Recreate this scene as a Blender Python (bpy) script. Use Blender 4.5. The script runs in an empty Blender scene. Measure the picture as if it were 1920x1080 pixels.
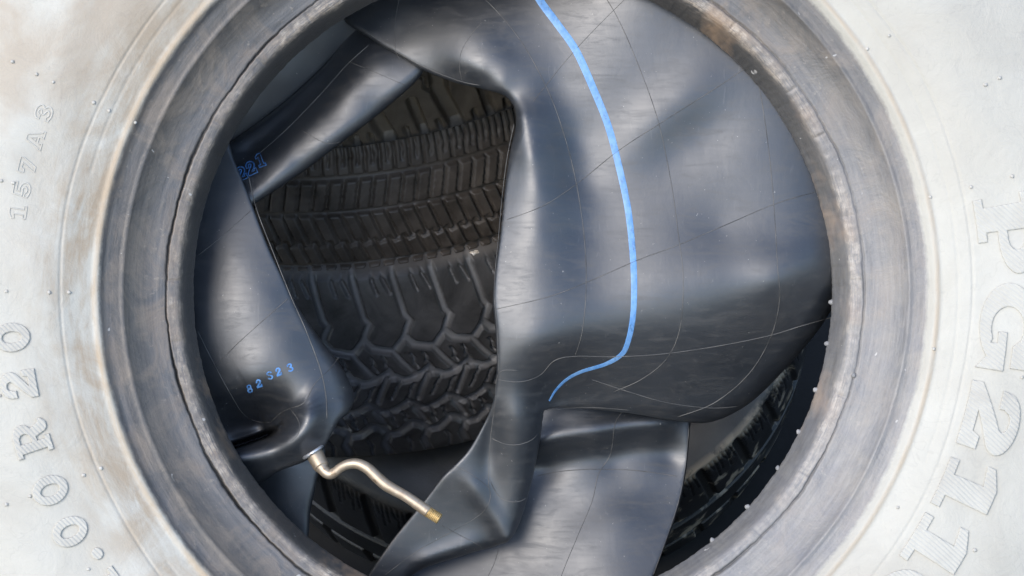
import bpy, bmesh, math, random
import numpy as np
from mathutils import Vector, Matrix, Euler
from mathutils.geometry import delaunay_2d_cdt

random.seed(4); rng = np.random.default_rng(4)
SC = bpy.context.scene
COL = SC.collection
R = math.radians

# ------------------------------------------------------------------ camera, light, exposure
K = 0.806 / 1920.0            # metres per picture unit at the tyre's plane
DIST = 2.5                    # camera to tyre plane
PITCH = R(32)                 # the tyre leans back, the camera looks down on it
FR = Matrix.Rotation(-PITCH, 4, 'X')

cam = bpy.data.objects.new('camera', bpy.data.cameras.new('camera'))
COL.objects.link(cam); SC.camera = cam
cam.data.sensor_width = 36; cam.data.lens = 36 * DIST / 0.806
cam.location = FR @ Vector((0, -DIST, 0)); cam.rotation_euler = (R(90) - PITCH, 0, 0)
cam.data.clip_start = 0.05; cam.data.clip_end = 500

SUN_EL, SUN_AZ = R(42), R(-36)         # azimuth: from the camera's side (-Y), negative = to the left
sd = Vector((math.sin(SUN_AZ) * math.cos(SUN_EL), -math.cos(SUN_AZ) * math.cos(SUN_EL), math.sin(SUN_EL)))
w = bpy.data.worlds.new('World'); SC.world = w; w.use_nodes = True
nt = w.node_tree; bg = nt.nodes['Background']
sky = nt.nodes.new('ShaderNodeTexSky'); sky.sky_type = 'NISHITA'; sky.sun_disc = False
sky.sun_elevation = SUN_EL; sky.sun_rotation = math.atan2(sd.x, sd.y)
sky.air_density = 1.0; sky.dust_density = 1.0; sky.ozone_density = 1.3
nt.links.new(sky.outputs[0], bg.inputs[0]); bg.inputs[1].default_value = 0.15
sun = bpy.data.objects.new('sun', bpy.data.lights.new('sun', 'SUN')); COL.objects.link(sun)
sun.data.energy = 1.0; sun.data.angle = R(36); sun.data.color = (1, .93, .83)
sun.rotation_euler = sd.to_track_quat('Z', 'Y').to_euler()
vs = SC.view_settings
vs.view_transform = 'Standard'; vs.look = 'None'; vs.gamma = 1; vs.use_curve_mapping = False
vs.exposure = 1.32

# ------------------------------------------------------------------ helpers
def pic(px, py, d):
    """picture unit (1920x1080 grid) and depth d (same unit, behind the tyre plane) -> metres in the leaning frame"""
    px = np.asarray(px, float); py = np.asarray(py, float); d = np.asarray(d, float)
    s = (DIST + d * K) / DIST
    return np.stack([(px - 960) * K * s, d * K + 0 * px, -(py - 540) * K * s], -1)

def thing(name, base, label, cat, group=None, rot=None):
    """Empty at the thing's base (given in the leaning frame); its parts' meshes use frame coordinates minus base"""
    o = bpy.data.objects.new(name, None); COL.objects.link(o)
    o.location = FR @ Vector(base); o.rotation_euler = rot if rot else (-PITCH, 0, 0)
    o.empty_display_size = .05
    o['label'] = label; o['category'] = cat
    if group: o['group'] = group
    o['_b'] = list(base)
    return o

def mesh(name, V, F, mats, parent=None, smooth=True, base=None, mi=None, attr=None):
    V = np.asarray(V, float)
    if base is None and parent is not None and '_b' in parent: base = parent['_b']
    if base is not None: V = V - np.array(list(base))
    me = bpy.data.meshes.new(name)
    me.from_pydata(V.tolist(), [], [list(map(int, f)) for f in F])
    for m in (mats if isinstance(mats, (list, tuple)) else [mats]): me.materials.append(m)
    if mi is not None: me.polygons.foreach_set('material_index', np.asarray(mi, np.int32))
    if smooth: me.polygons.foreach_set('use_smooth', np.ones(len(me.polygons), bool))
    if attr is not None:
        for k, a in attr.items():
            at = me.attributes.new(k, 'FLOAT', 'POINT'); at.data.foreach_set('value', np.asarray(a, np.float32))
    me.update()
    o = bpy.data.objects.new(name, me); COL.objects.link(o)
    if parent is not None: o.parent = parent
    return o

def spline(pts, n=12, closed=False):
    """Catmull-Rom through rows of pts (any number of columns)"""
    P = np.asarray(pts, float); N = len(P); out = []
    rngi = range(N if closed else N - 1)
    for i in rngi:
        if closed: a, b, c, d = P[(i-1) % N], P[i], P[(i+1) % N], P[(i+2) % N]
        else: a, b, c, d = P[max(i-1, 0)], P[i], P[i+1], P[min(i+2, N-1)]
        t = np.linspace(0, 1, n, endpoint=False)[:, None]
        out.append(.5*((2*b) + (c-a)*t + (2*a-5*b+4*c-d)*t**2 + (3*b-a-3*c+d)*t**3))
    o = np.concatenate(out)
    return o if closed else np.vstack([o, P[-1]])

def resample(P, step):
    P = np.asarray(P, float); seg = np.hypot(*(P[1:, :2]-P[:-1, :2]).T); s = np.r_[0, np.cumsum(seg)]
    n = max(2, int(round(s[-1]/step))+1); q = np.linspace(0, s[-1], n)
    return np.stack([np.interp(q, s, P[:, k]) for k in range(P.shape[1])], 1)

def sweep(C, rad, ns=8, cap=True):
    """tube along 3-D points C (n,3) with radii; returns V, F"""
    C = np.asarray(C, float); n = len(C); rad = np.broadcast_to(np.asarray(rad, float), (n,))
    T = np.gradient(C, axis=0); T /= np.linalg.norm(T, axis=1)[:, None] + 1e-12
    up = np.array([0.13, -1, 0.07]); V = []
    a = np.cross(T[0], up); a /= np.linalg.norm(a)
    th = np.linspace(0, 2*np.pi, ns, endpoint=False)
    for i in range(n):
        a = a - T[i]*np.dot(a, T[i]); a /= np.linalg.norm(a)
        b = np.cross(T[i], a)
        V.append(C[i] + rad[i]*(np.cos(th)[:, None]*a + np.sin(th)[:, None]*b))
    V = np.concatenate(V); F = []
    for i in range(n-1):
        for j in range(ns):
            k = (j+1) % ns
            F.append((i*ns+j, i*ns+k, (i+1)*ns+k, (i+1)*ns+j))
    if cap:
        F.append(tuple(range(ns))[::-1]); F.append(tuple((n-1)*ns+j for j in range(ns)))
    return V, F

class Acc:
    def __init__(s): s.V = []; s.F = []; s.M = []; s.n = 0
    def add(s, V, F, m=0):
        V = np.asarray(V, float); s.V.append(V); s.F += [tuple(i+s.n for i in f) for f in F]; s.M += [m]*len(F); s.n += len(V)
    def build(s, name, mats, parent, **k): return mesh(name, np.concatenate(s.V), s.F, mats, parent, mi=s.M, **k)

def smooth01(x): x = np.clip(x, 0, 1); return x*x*(3-2*x)

def seg_dist(x, y, P, closed=False):
    """distance of points to polyline P (n,2+) and interpolated further columns at the closest point + along parameter"""
    A = P if not closed else np.vstack([P, P[:1]])
    best = np.full(x.shape, 1e9); extra = np.zeros(x.shape); par = np.zeros(x.shape)
    L = np.r_[0, np.cumsum(np.hypot(*(A[1:, :2]-A[:-1, :2]).T))]
    for i in range(len(A)-1):
        ax, ay = A[i, :2]; bx, by = A[i+1, :2]; dx, dy = bx-ax, by-ay; l2 = dx*dx+dy*dy+1e-9
        t = np.clip(((x-ax)*dx+(y-ay)*dy)/l2, 0, 1)
        d = np.hypot(x-ax-t*dx, y-ay-t*dy); m = d < best
        best[m] = d[m]; par[m] = ((L[i]+t*math.sqrt(l2))/L[-1])[m]
        if A.shape[1] > 2: extra[m] = (A[i, 2]+t*(A[i+1, 2]-A[i, 2]))[m]
    return best, extra, par

# ------------------------------------------------------------------ materials
def mat(name):
    m = bpy.data.materials.new(name); m.use_nodes = True
    nt = m.node_tree; return m, nt, nt.nodes['Principled BSDF']
class N:
    def __init__(s, nt): s.nt = nt
    def new(s, t, **k):
        n = s.nt.nodes.new(t)
        for a, b in k.items(): setattr(n, a, b)
        return n
    def link(s, a, b): s.nt.links.new(a, b)
    def val(s, sock, v):
        if hasattr(v, 'is_output') or isinstance(v, bpy.types.NodeSocket): s.link(v, sock)
        else: sock.default_value = v
    def math(s, op, a, b=0.0, clamp=False):
        n = s.new('ShaderNodeMath', operation=op, use_clamp=clamp); s.val(n.inputs[0], a); s.val(n.inputs[1], b); return n.outputs[0]
    def noise(s, vec, scale, detail=4, rough=.55, dist=0):
        n = s.new('ShaderNodeTexNoise'); n.inputs['Scale'].default_value = scale; n.inputs['Detail'].default_value = detail
        n.inputs['Roughness'].default_value = rough; n.inputs['Distortion'].default_value = dist
        if vec is not None: s.link(vec, n.inputs['Vector'])
        return n.outputs['Fac']
    def ramp(s, fac, stops, interp='LINEAR'):
        n = s.new('ShaderNodeValToRGB'); e = n.color_ramp.elements; n.color_ramp.interpolation = interp
        while len(e) < len(stops): e.new(.5)
        for q, (p, c) in zip(e, stops):
            q.position = p; q.color = (*(c if isinstance(c, (tuple, list)) else (c, c, c)), 1)
        s.link(fac, n.inputs[0]); return n.outputs[0]
    def mix(s, fac, a, b, mode='MIX'):
        n = s.new('ShaderNodeMix', data_type='RGBA', blend_type=mode); s.val(n.inputs[0], fac)
        for k, v in ((6, a), (7, b)):
            if isinstance(v, (tuple, list)): n.inputs[k].default_value = (*v[:3], 1)
            else: s.link(v, n.inputs[k])
        return n.outputs[2]
    def bump(s, h, strength=.3, dist=.001, prev=None):
        n = s.new('ShaderNodeBump'); n.inputs['Strength'].default_value = strength; n.inputs['Distance'].default_value = dist
        s.link(h, n.inputs['Height'])
        if prev is not None: s.link(prev, n.inputs['Normal'])
        return n.outputs[0]
    def map(s, vec, sc):
        n = s.new('ShaderNodeMapping'); n.inputs['Scale'].default_value = sc; s.link(vec, n.inputs[0]); return n.outputs[0]

def tube_mat():
    m, nt, b = mat('tube_rubber'); n = N(nt); tc = n.new('ShaderNodeTexCoord').outputs['Object']
    big = n.noise(tc, 9, 5, .6, .4); sm = n.noise(tc, 38, 6, .65, .8)
    st = n.noise(n.map(tc, (6, 6, 60)), 5, 4, .6)
    c = n.ramp(big, [(.3, (.008, .010, .0135)), (.55, (.0115, .014, .018)), (.75, (.017, .019, .022))])
    c = n.mix(n.ramp(sm, [(.52, 0.0), (.78, .5)]), c, (.045, .041, .037))
    sw = n.noise(n.map(tc, (3.0, 3.0, 14.0)), 9, 6, .72, 1.2)
    smear = n.ramp(sw, [(.50, 0.0), (.74, .55)])
    c = n.mix(smear, c, (.036, .032, .028))
    scr = n.noise(n.map(tc, (70, 30, 12)), 4, 3, .6, .6)
    c = n.mix(n.ramp(scr, [(.66, 0.0), (.74, .35)]), c, (.075, .072, .068))
    sp = n.noise(tc, 420, 2, .5)
    c = n.mix(n.ramp(sp, [(.745, 0.0), (.77, .8)]), c, (.22, .21, .19))
    n.link(c, b.inputs['Base Color'])
    r = n.math('ADD', n.math('MULTIPLY', sm, .16), n.math('ADD', n.math('MULTIPLY', st, .14), .33))
    r = n.math('ADD', r, n.math('MULTIPLY', smear, .26))
    n.link(r, b.inputs['Roughness'])
    b.inputs['Specular IOR Level'].default_value = 1.0
    b.inputs['IOR'].default_value = 1.6
    h = n.bump(n.noise(tc, 10, 4, .55), .12, .004)
    h = n.bump(n.noise(n.map(tc, (1, 1, .45)), 42, 5, .6, .5), .10, .0022, h)
    h = n.bump(sm, .05, .0012, h)
    h = n.bump(n.noise(tc, 900, 3, .6), .06, .0004, h)
    n.link(h, b.inputs['Normal'])
    return m
def seam_mat():
    m, nt, b = mat('tube_seam'); n = N(nt); tc = n.new('ShaderNodeTexCoord').outputs['Object']
    c = n.ramp(n.noise(tc, 60, 4), [(.35, (.045, .045, .044)), (.65, (.14, .132, .12))]); n.link(c, b.inputs['Base Color'])
    b.inputs['Roughness'].default_value = .55
    return m
def paint_mat(name, col, col2, worn=False, wear=.56):
    m, nt, b = mat(name); n = N(nt); tc = n.new('ShaderNodeTexCoord').outputs['Object']
    c = n.mix(n.ramp(n.noise(tc, 120, 5, .7), [(.4, 0.0), (.68, 1.0)]), col, col2)
    if worn:
        c = n.mix(n.ramp(n.noise(n.map(tc, (1, 1, .35)), 260, 5, .7, .5), [(wear, 0.0), (wear+.12, .75)]), c, (.030, .055, .10))
        c = n.mix(n.ramp(n.noise(tc, 30, 4, .6), [(.45, 0.0), (.7, .35)]), c, (.22, .34, .50))
    n.link(c, b.inputs['Base Color'])
    b.inputs['Roughness'].default_value = .5
    return m

def tyre_mat():
    """dusty sidewall outside the rim-protector rib, cleaner dark bead inside it"""
    m, nt, b = mat('tyre_rubber'); n = N(nt); tc = n.new('ShaderNodeTexCoord').outputs['Object']
    sx = n.new('ShaderNodeSeparateXYZ'); n.link(tc, sx.inputs[0])
    x, y, z = sx.outputs
    r = n.math('SQRT', n.math('ADD', n.math('MULTIPLY', x, x), n.math('MULTIPLY', z, z)))
    rp = n.math('DIVIDE', r, K)                      # radius in picture units
    ang = n.math('ARCTAN2', z, x)
    # polar coordinates for streaks that run round the ring
    pv = n.new('ShaderNodeCombineXYZ'); n.link(n.math('MULTIPLY', n.math('COSINE', ang), 1.0), pv.inputs[0])
    n.link(n.math('SINE', ang), pv.inputs[1]); n.link(n.math('MULTIPLY', r, 14.0), pv.inputs[2])
    polar = pv.outputs[0]
    pv2 = n.new('ShaderNodeCombineXYZ'); n.link(n.math('COSINE', ang), pv2.inputs[0]); n.link(n.math('SINE', ang), pv2.inputs[1])
    n.link(n.math('MULTIPLY', r, 45.0), pv2.inputs[2]); polar2 = pv2.outputs[0]
    stre = n.noise(polar2, 5, 6, .62, .2); stre2 = n.noise(polar, 9, 6, .65, .6)
    big = n.noise(tc, 7, 6, .62, .7); mid = n.noise(tc, 28, 6, .68, .9); fine = n.noise(tc, 160, 5, .7)
    grit = n.noise(tc, 420, 3, .6)
    # sidewall dust
    side = n.ramp(big, [(.30, (.40, .375, .32)), (.5, (.44, .42, .365)), (.7, (.465, .447, .395))])
    side = n.mix(n.ramp(mid, [(.45, 0.0), (.8, .22)]), side, (.31, .295, .27))
    stain_r = n.ramp(n.math('DIVIDE', n.math('SUBTRACT', rp, 770.0), 180.0), [(0, .95), (.35, .75), (1, .0)])
    leftness = n.math('MULTIPLY', n.math('ADD', n.math('MULTIPLY', x, -1.7), .42), 1.0, True)
    st_f = n.math('MULTIPLY', n.math('MULTIPLY', n.ramp(n.math('ADD', n.math('MULTIPLY', stre2, .4), n.math('MULTIPLY', n.noise(tc, 17, 6, .65, .8), .6)), [(.42, 0.0), (.60, 1.0)]), stain_r), leftness, True)
    side = n.mix(st_f, side, (.31, .235, .155))
    ul = n.math('MULTIPLY', n.math('ADD', n.math('MULTIPLY', z, 3.2), n.math('MULTIPLY', x, -1.6)), 1.0)
    ul = n.math('MULTIPLY', n.math('SUBTRACT', ul, .55), n.ramp(n.noise(tc, 11, 5, .6, .5), [(.38, 0.0), (.6, 1.0)]), True)
    side = n.mix(n.math('MULTIPLY', ul, .85), side, (.30, .225, .15))
    hair = n.ramp(n.noise(tc, 16, 3, .5, 2.2), [(.492, 0.0), (.5, .14), (.508, 0.0)])
    side = n.mix(hair, side, (.22, .205, .185))
    # bead rubber
    bead = n.ramp(stre, [(.3, (.060, .058, .057)), (.5, (.108, .103, .100)), (.7, (.170, .152, .135))])
    bead = n.mix(n.ramp(mid, [(.46, 0.0), (.66, .6)]), bead, (.21, .165, .125))
    bead = n.mix(n.ramp(fine, [(.60, 0.0), (.70, .6)]), bead, (.28, .24, .195))
    # outer dark flank between the ribs
    fl = n.ramp(n.math('DIVIDE', n.math('SUBTRACT', n.math('ADD', rp, n.math('MULTIPLY', stre, 40.0)), 690.0), 100.0),
                [(.1, 0.0), (.35, .75), (.8, .75), (.95, .2)])
    bead = n.mix(n.math('MULTIPLY', fl, .8), bead, n.ramp(mid, [(.35, (.050, .045, .039)), (.7, (.165, .138, .108))]))
    drk = n.ramp(n.math('DIVIDE', n.math('SUBTRACT', n.math('ADD', rp, n.math('MULTIPLY', mid, 12.0)), 600.0), 80.0), [(.30, .93), (.46, .75), (.54, .0)])  # inner lip darkened, part of its shade put into the colour
    bead = n.mix(drk, bead, (.035, .033, .031))
    # tan scuffed toe
    tz = n.math('ADD', rp, n.math('MULTIPLY', n.math('SUBTRACT', mid, .5), 26.0))
    toe = n.ramp(n.math('DIVIDE', n.math('SUBTRACT', tz, 600.0), 80.0), [(.2, .03), (.34, .12), (.42, 1.0), (.60, .9), (.70, .12), (.8, 0.0)])
    tn = n.ramp(n.noise(polar2, 22, 6, .75, .4), [(.40, 0.0), (.52, 1.0)])
    bead = n.mix(n.math('MULTIPLY', n.math('MULTIPLY', n.math('MULTIPLY', toe, tn), .9), n.ramp(n.noise(tc, 12, 4, .6, .4), [(.38, .12), (.62, 1.0)])), bead, n.ramp(fine, [(.38, (.17, .14, .11)), (.55, (.37, .305, .235)), (.7, (.50, .44, .36))]))
    br = n.ramp(n.noise(tc, 13, 4, .6, .3), [(.56, 0.0), (.68, .7)])
    bead = n.mix(n.math('MULTIPLY', br, n.ramp(n.math('DIVIDE', n.math('SUBTRACT', rp, 600.0), 80.0), [(0, 1.0), (.6, .7), (.75, 0.0)])), bead, (.27, .18, .11))
    low = n.math('MULTIPLY', n.math('ADD', n.math('MULTIPLY', x, 1.9), n.math('MULTIPLY', z, -1.5)), n.ramp(n.noise(polar2, 12, 5, .65), [(.3, .55), (.65, 1.0)]), True)  # pale dust at lower right, also painting in the brightness of its lit side
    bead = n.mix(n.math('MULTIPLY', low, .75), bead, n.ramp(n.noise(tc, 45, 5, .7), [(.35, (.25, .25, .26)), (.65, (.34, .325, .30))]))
    chips = n.ramp(n.noise(tc, 95, 2, .5, .5), [(.74, 0.0), (.76, .7)])
    bead = n.mix(chips, bead, (.45, .43, .40))
    # ragged dust edge
    ed = n.math('ADD', rp, n.math('MULTIPLY', n.math('SUBTRACT', n.noise(tc, 75, 6, .75), .5), 12.0))
    ed = n.math('ADD', ed, n.math('MULTIPLY', x, 16.0))
    sel = n.ramp(n.math('DIVIDE', n.math('SUBTRACT', ed, 768.0), 10.0, True), [(.15, 0.0), (.85, 1.0)])
    col = n.mix(sel, bead, side)
    # tan line on the rib itself
    rib = n.ramp(n.math('DIVIDE', n.math('SUBTRACT', rp, 776.0), 18.0), [(.15, 0.0), (.4, .65), (.65, .65), (.9, 0.0)])
    col = n.mix(n.math('MULTIPLY', rib, n.ramp(stre2, [(.3, .25), (.6, 1.0)])), col, (.40, .315, .22))
    # inside of the casing stays plain black rubber
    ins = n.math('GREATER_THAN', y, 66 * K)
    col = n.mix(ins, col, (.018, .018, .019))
    col = n.mix(n.new('ShaderNodeAttribute', attribute_name='crack').outputs['Fac'], col, (.012, .011, .010))
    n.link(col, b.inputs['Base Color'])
    rg = n.math('ADD', n.math('MULTIPLY', sel, .22), n.math('ADD', n.math('MULTIPLY', mid, .25), .36))
    n.link(rg, b.inputs['Roughness']); b.inputs['Specular IOR Level'].default_value = .6
    h = n.bump(mid, .30, .0035); h = n.bump(fine, .35, .0010, h); h = n.bump(grit, .35, .0005, h)
    h = n.bump(n.math('MULTIPLY', stre, n.math('SUBTRACT', 1.0, sel)), .32, .0016, h)
    n.link(h, b.inputs['Normal'])
    return m
def letter_mat():
    m, nt, b = mat('raised_letter_rubber'); n = N(nt); tc = n.new('ShaderNodeTexCoord').outputs['Object']
    c = n.ramp(n.noise(tc, 22, 6, .65, .5), [(.35, (.39, .37, .325)), (.6, (.45, .432, .38))]); n.link(c, b.inputs['Base Color'])
    wv = n.new('ShaderNodeTexWave'); wv.wave_type = 'BANDS'; wv.bands_direction = 'DIAGONAL'
    wv.inputs['Scale'].default_value = 150; wv.inputs['Distortion'].default_value = .0; n.link(tc, wv.inputs[0])
    h = n.bump(wv.outputs['Fac'], .42, .0009); h = n.bump(n.noise(tc, 160, 4), .2, .0008, h); n.link(h, b.inputs['Normal'])
    b.inputs['Roughness'].default_value = .7
    return m
def dust_mat(name, c1, c2):
    m, nt, b = mat(name); n = N(nt); tc = n.new('ShaderNodeTexCoord').outputs['Object']
    c = n.ramp(n.noise(tc, 40, 6, .65, .5), [(.35, c1), (.65, c2)]); n.link(c, b.inputs['Base Color'])
    n.link(n.bump(n.noise(tc, 200, 4), .3, .0008), b.inputs['Normal']); b.inputs['Roughness'].default_value = .7
    return m
def tread_mat(name, base, dust, dirt=0.0, amount=.8, tan=(.33, .27, .20), side0=(.045, .044, .043)):
    m, nt, b = mat(name); n = N(nt); tc = n.new('ShaderNodeTexCoord').outputs['Object']
    at = n.new('ShaderNodeAttribute', attribute_name='groove').outputs['Fac']
    mid = n.noise(tc, 30, 6, .65, .6)
    c = n.ramp(mid, [(.3, tuple(v*.55 for v in base)), (.7, tuple(v*1.65 for v in base))])
    c = n.mix(n.math('MULTIPLY', n.math('MULTIPLY', at, amount), n.ramp(n.noise(tc, 14, 4), [(.3, .4), (.6, 1.0)]), True), c, dust)
    on = n.new('ShaderNodeAttribute', attribute_name='ontread').outputs['Fac']
    side = n.ramp(n.noise(tc, 18, 5), [(.35, side0), (.7, tuple(1.9*v for v in side0))])
    c = n.mix(on, side, c)
    if dirt:
        sh = n.new('ShaderNodeAttribute', attribute_name='shoulder').outputs['Fac']
        f = n.ramp(n.noise(tc, 42, 4, .6, .3), [(.56, 0.0), (.64, 1.0)])
        sxx = n.new('ShaderNodeSeparateXYZ'); n.link(tc, sxx.inputs[0])
        rt = n.math('ADD', n.math('MULTIPLY', sxx.outputs[0], 5.0), .35, True)
        c = n.mix(n.math('MULTIPLY', n.math('MULTIPLY', n.math('MULTIPLY', f, dirt), on), rt), c, tan)
        sh = n.math('MULTIPLY', sh, n.math('ADD', n.math('MULTIPLY', rt, .8), .12))
        c = n.mix(n.math('MULTIPLY', sh, n.ramp(n.noise(tc, 30, 5, .7), [(.38, 0.0), (.5, .85)])), c, tan)
    n.link(c, b.inputs['Base Color'])
    n.link(n.math('ADD', n.math('MULTIPLY', mid, .25), .34), b.inputs['Roughness'])
    h = n.bump(n.noise(tc, 260, 5, .7), .35, .0008); n.link(h, b.inputs['Normal'])
    return m
def brass_mat(name, c1, c2, c3, rough, metal=.75, spot=.8):
    m, nt, b = mat(name); n = N(nt); tc = n.new('ShaderNodeTexCoord').outputs['Object']
    c = n.ramp(n.noise(tc, 70, 6, .65, .8), [(.3, c1), (.52, c2), (.7, c3)])
    c = n.mix(n.ramp(n.noise(tc, 200, 4, .6), [(.60, 0.0), (.70, spot)]), c, (.16, .10, .055))
    n.link(c, b.inputs['Base Color']); b.inputs['Metallic'].default_value = metal
    n.link(n.math('ADD', n.math('MULTIPLY', n.noise(tc, 90, 5), .3), rough), b.inputs['Roughness'])
    n.link(n.bump(n.noise(tc, 140, 5), .3, .0008), b.inputs['Normal'])
    return m
def plain_mat(name, c1, c2, scale, rough=.9):
    m, nt, b = mat(name); n = N(nt); tc = n.new('ShaderNodeTexCoord').outputs['Object']
    n.link(n.ramp(n.noise(tc, scale, 6, .65), [(.3, c1), (.7, c2)]), b.inputs['Base Color']); b.inputs['Roughness'].default_value = rough
    n.link(n.bump(n.noise(tc, scale*12, 4), .4, .004), b.inputs['Normal'])
    return m

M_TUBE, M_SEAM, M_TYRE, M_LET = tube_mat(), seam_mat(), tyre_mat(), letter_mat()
M_BLUE = paint_mat('blue_stripe_paint', (.075, .21, .45), (.15, .31, .54), True)
M_INK = paint_mat('blue_stamp_ink', (.05, .17, .42), (.12, .28, .55), True, .50)
M_THIN = dust_mat('dusty_raised_line', (.40, .38, .335), (.46, .44, .39))
M_NUB = dust_mat('dusty_nub', (.37, .35, .31), (.48, .46, .41))
M_NUBG = dust_mat('grey_bead_nub', (.16, .16, .16), (.30, .29, .28))
M_BRASS = brass_mat('tarnished_brass', (.33, .255, .18), (.40, .325, .24), (.45, .385, .30), .30, .65, .6)
M_THREAD = brass_mat('bright_brass_thread', (.42, .29, .12), (.58, .42, .19), (.66, .52, .30), .32, .6)
M_WASH = brass_mat('steel_washer', (.35, .36, .38), (.55, .56, .58), (.66, .67, .69), .22)

# ------------------------------------------------------------------ large structure: ground
gz = -0.545
me_g = plain_mat('oily_asphalt', (.028, .026, .024), (.045, .042, .038), 3.0)
S_ = 60.0
g = mesh('ground', [(-S_, -S_, gz), (S_, -S_, gz), (S_, S_, gz), (-S_, S_, gz)], [(0, 1, 2, 3)], me_g, smooth=False)
g['kind'] = 'structure'
wl = mesh('light_block_wall', [(x, y, z) for y in (1.25, 1.4) for x in (-3, 3) for z in (gz, 2.4)],
          [(0, 2, 3, 1), (4, 5, 7, 6), (0, 1, 5, 4), (2, 6, 7, 3), (1, 3, 7, 5), (0, 4, 6, 2)],
          plain_mat('light_block_dark', (.012, .012, .013), (.03, .03, .03), 2.0), smooth=False)  # wall added behind the stack to block sky light, dark for black gaps
wl['kind'] = 'structure'

# ------------------------------------------------------------------ the big tyre
YAW = R(5)
TB = pic(972, 545, 0); TB = np.array([TB[0], 0, TB[2]])
TROT = (FR @ Matrix.Rotation(YAW, 4, 'Z')).to_euler()
tyre = thing('truck_tyre', TB, 'big dusty pale truck tyre seen face on with an inner tube stuffed in its opening', 'tyre', rot=TROT)
tyre['_b'] = [0, 0, 0]
prof = [(1316, 250), (1314, 150), (1304, 90), (1290, 55), (1250, 0), (1200, -38), (1140, -66), (1080, -84), (1020, -93), (960, -95), (900, -90),
        (862, -83), (850, -80), (835, -75), (815, -68), (800, -63), (792, -60), (787, -62), (783, -63), (779, -60), (774, -54), (769, -47), (762, -43), (750, -40),
        (741, -38), (738, -40), (735, -39.5), (731, -34), (722, -26), (712, -19), (700, -13), (685, -7), (670, -3), (658, 0), (648, 2), (638, 4),
        (632, 8), (627, 15), (622, 25), (616, 38), (610, 51), (607, 58), (606.2, 62), (607, 66), (611, 70), (620, 74), (640, 78), (690, 78), (780, 64), (900, 30), (1000, 10),
        (1100, 30), (1190, 90), (1225, 180), (1232, 250)]
P = np.array(prof, float)
P = np.vstack([P, [(max(r, 700) if r < 640 else r + 80*max(0, 1-(r-640)/300), 500 - y) for r, y in prof[-2::-1]]])
# finer where the picture looks
fine = []
for i in range(len(P)-1):
    a, b = P[i], P[i+1]; L = np.hypot(*(b-a))
    st = 1.3 if (640 < a[0] < 672 and a[1] < 30) else 2.2 if (600 < a[0] < 870 and a[1] < 80 and b[1] < 80) else (8 if a[1] < 80 and a[0] < 1000 and a[0] > 800 else 30)
    k = max(1, int(L/st)); 
    for t in range(k): fine.append(a+(b-a)*t/k)
fine.append(P[-1]); P = np.array(fine)
# smooth the profile a little
for _ in range(2):
    Q = P.copy(); Q[1:-1] = .25*P[:-2]+.5*P[1:-1]+.25*P[2:]; P = Q
NA = 1500
th = np.linspace(0, 2*np.pi, NA, endpoint=False)
def ring_noise(th, seed, oct_):
    r_ = np.random.default_rng(seed); o = np.zeros_like(th)
    for f, a in oct_:
        o += a*np.sin(f*th + r_.uniform(0, 6.28)) 
    return o
rr = P[:, 0][:, None] + 0*th[None]; yy = P[:, 1][:, None] + 0*th[None]
front = (P[:, 1] < 76)[:, None] & (P[:, 0] < 1000)[:, None]
# crack: wandering groove behind the toe
cw = 657 + ring_noise(th, 3, [(2, 1.0), (3, 1.2), (7, .9), (13, .7), (19, .5), (31, .45), (43, .35), (61, .3), (97, .28), (139, .2), (187, .2), (241, .2)])
cwid = 1.7 + .5*np.sin(7*th+1) + .5*np.sin(19*th)
crack = np.exp(-((rr-cw[None])/np.maximum(cwid, 1.15)[None])**2)*front
crack = crack*np.clip(.62-.38*np.cos(th-.35), 0, 1)[None]
yy = yy + 13.0*crack*(.75+.25*np.sin(13*th+2))[None]
# short radial cuts across the toe flat
dth = np.full(NA, 9.0)
for a in np.arange(0, 360, 12.6):
    a0 = R(a + rng.uniform(-2, 2)); d_ = np.abs((th-a0+np.pi) % (2*np.pi)-np.pi)*645
    dth = np.minimum(dth, d_)
band = smooth01((rr-630)/5)*smooth01((656-rr)/4)*front
yy = yy + 2.6*np.exp(-(dth/1.6)**2)[None]*band
# scuffed toe: uneven edge and flat
sc_ = ring_noise(th, 8, [(17, .5), (41, .6), (83, .6), (140, .5), (211, .5), (330, .4)])
rr = rr + sc_[None]*.5*np.exp(-((rr-612)/12)**2)*front
lump = ring_noise(th, 9, [(29, .6), (57, .7), (131, .7), (233, .6)])
yy = yy + .45*lump[None]*np.exp(-((rr-642)/9)**2)*front*1.0
# thin mould line at 846 and soft waviness of the sidewall
yy = yy + 2.0*np.exp(-((rr-(846+ring_noise(th, 12, [(2, 2), (5, 2), (13, 1)]))[None])/2.0)**2)*front
yy = yy + 1.1*np.exp(-((rr-822)/2.5)**2)*front*(np.sin(3*th+1) > -.2)[None]
def wave(r, t): return (2.0*np.sin(5*t+r/60.) + 1.5*np.sin(9*t-r/35.+1) + .8*np.sin(21*t+r/17.))*smooth01((r-800)/80)
yy = yy + wave(rr, th[None])*(P[:, 1] < 60)[:, None]
V = np.stack([rr*np.cos(th)[None]*K, yy*K, rr*np.sin(th)[None]*K], -1).reshape(-1, 3)
n1 = len(P); F = []
idx = np.arange(n1*NA).reshape(n1, NA); nx = np.roll(idx, -1, axis=1)
F = np.stack([idx[:-1], nx[:-1], nx[1:], idx[1:]], -1).reshape(-1, 4)
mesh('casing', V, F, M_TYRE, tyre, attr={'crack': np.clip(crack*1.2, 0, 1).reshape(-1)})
def prof_y(r):
    m = P[:, 0] > 700; k = np.argmax(P[:, 1] > 240) if False else None
    sel = [(a, b) for a, b in prof if b < 5 and a > 700]
    sel.sort(); a, b = zip(*sel); return np.interp(r, a, b)
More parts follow.
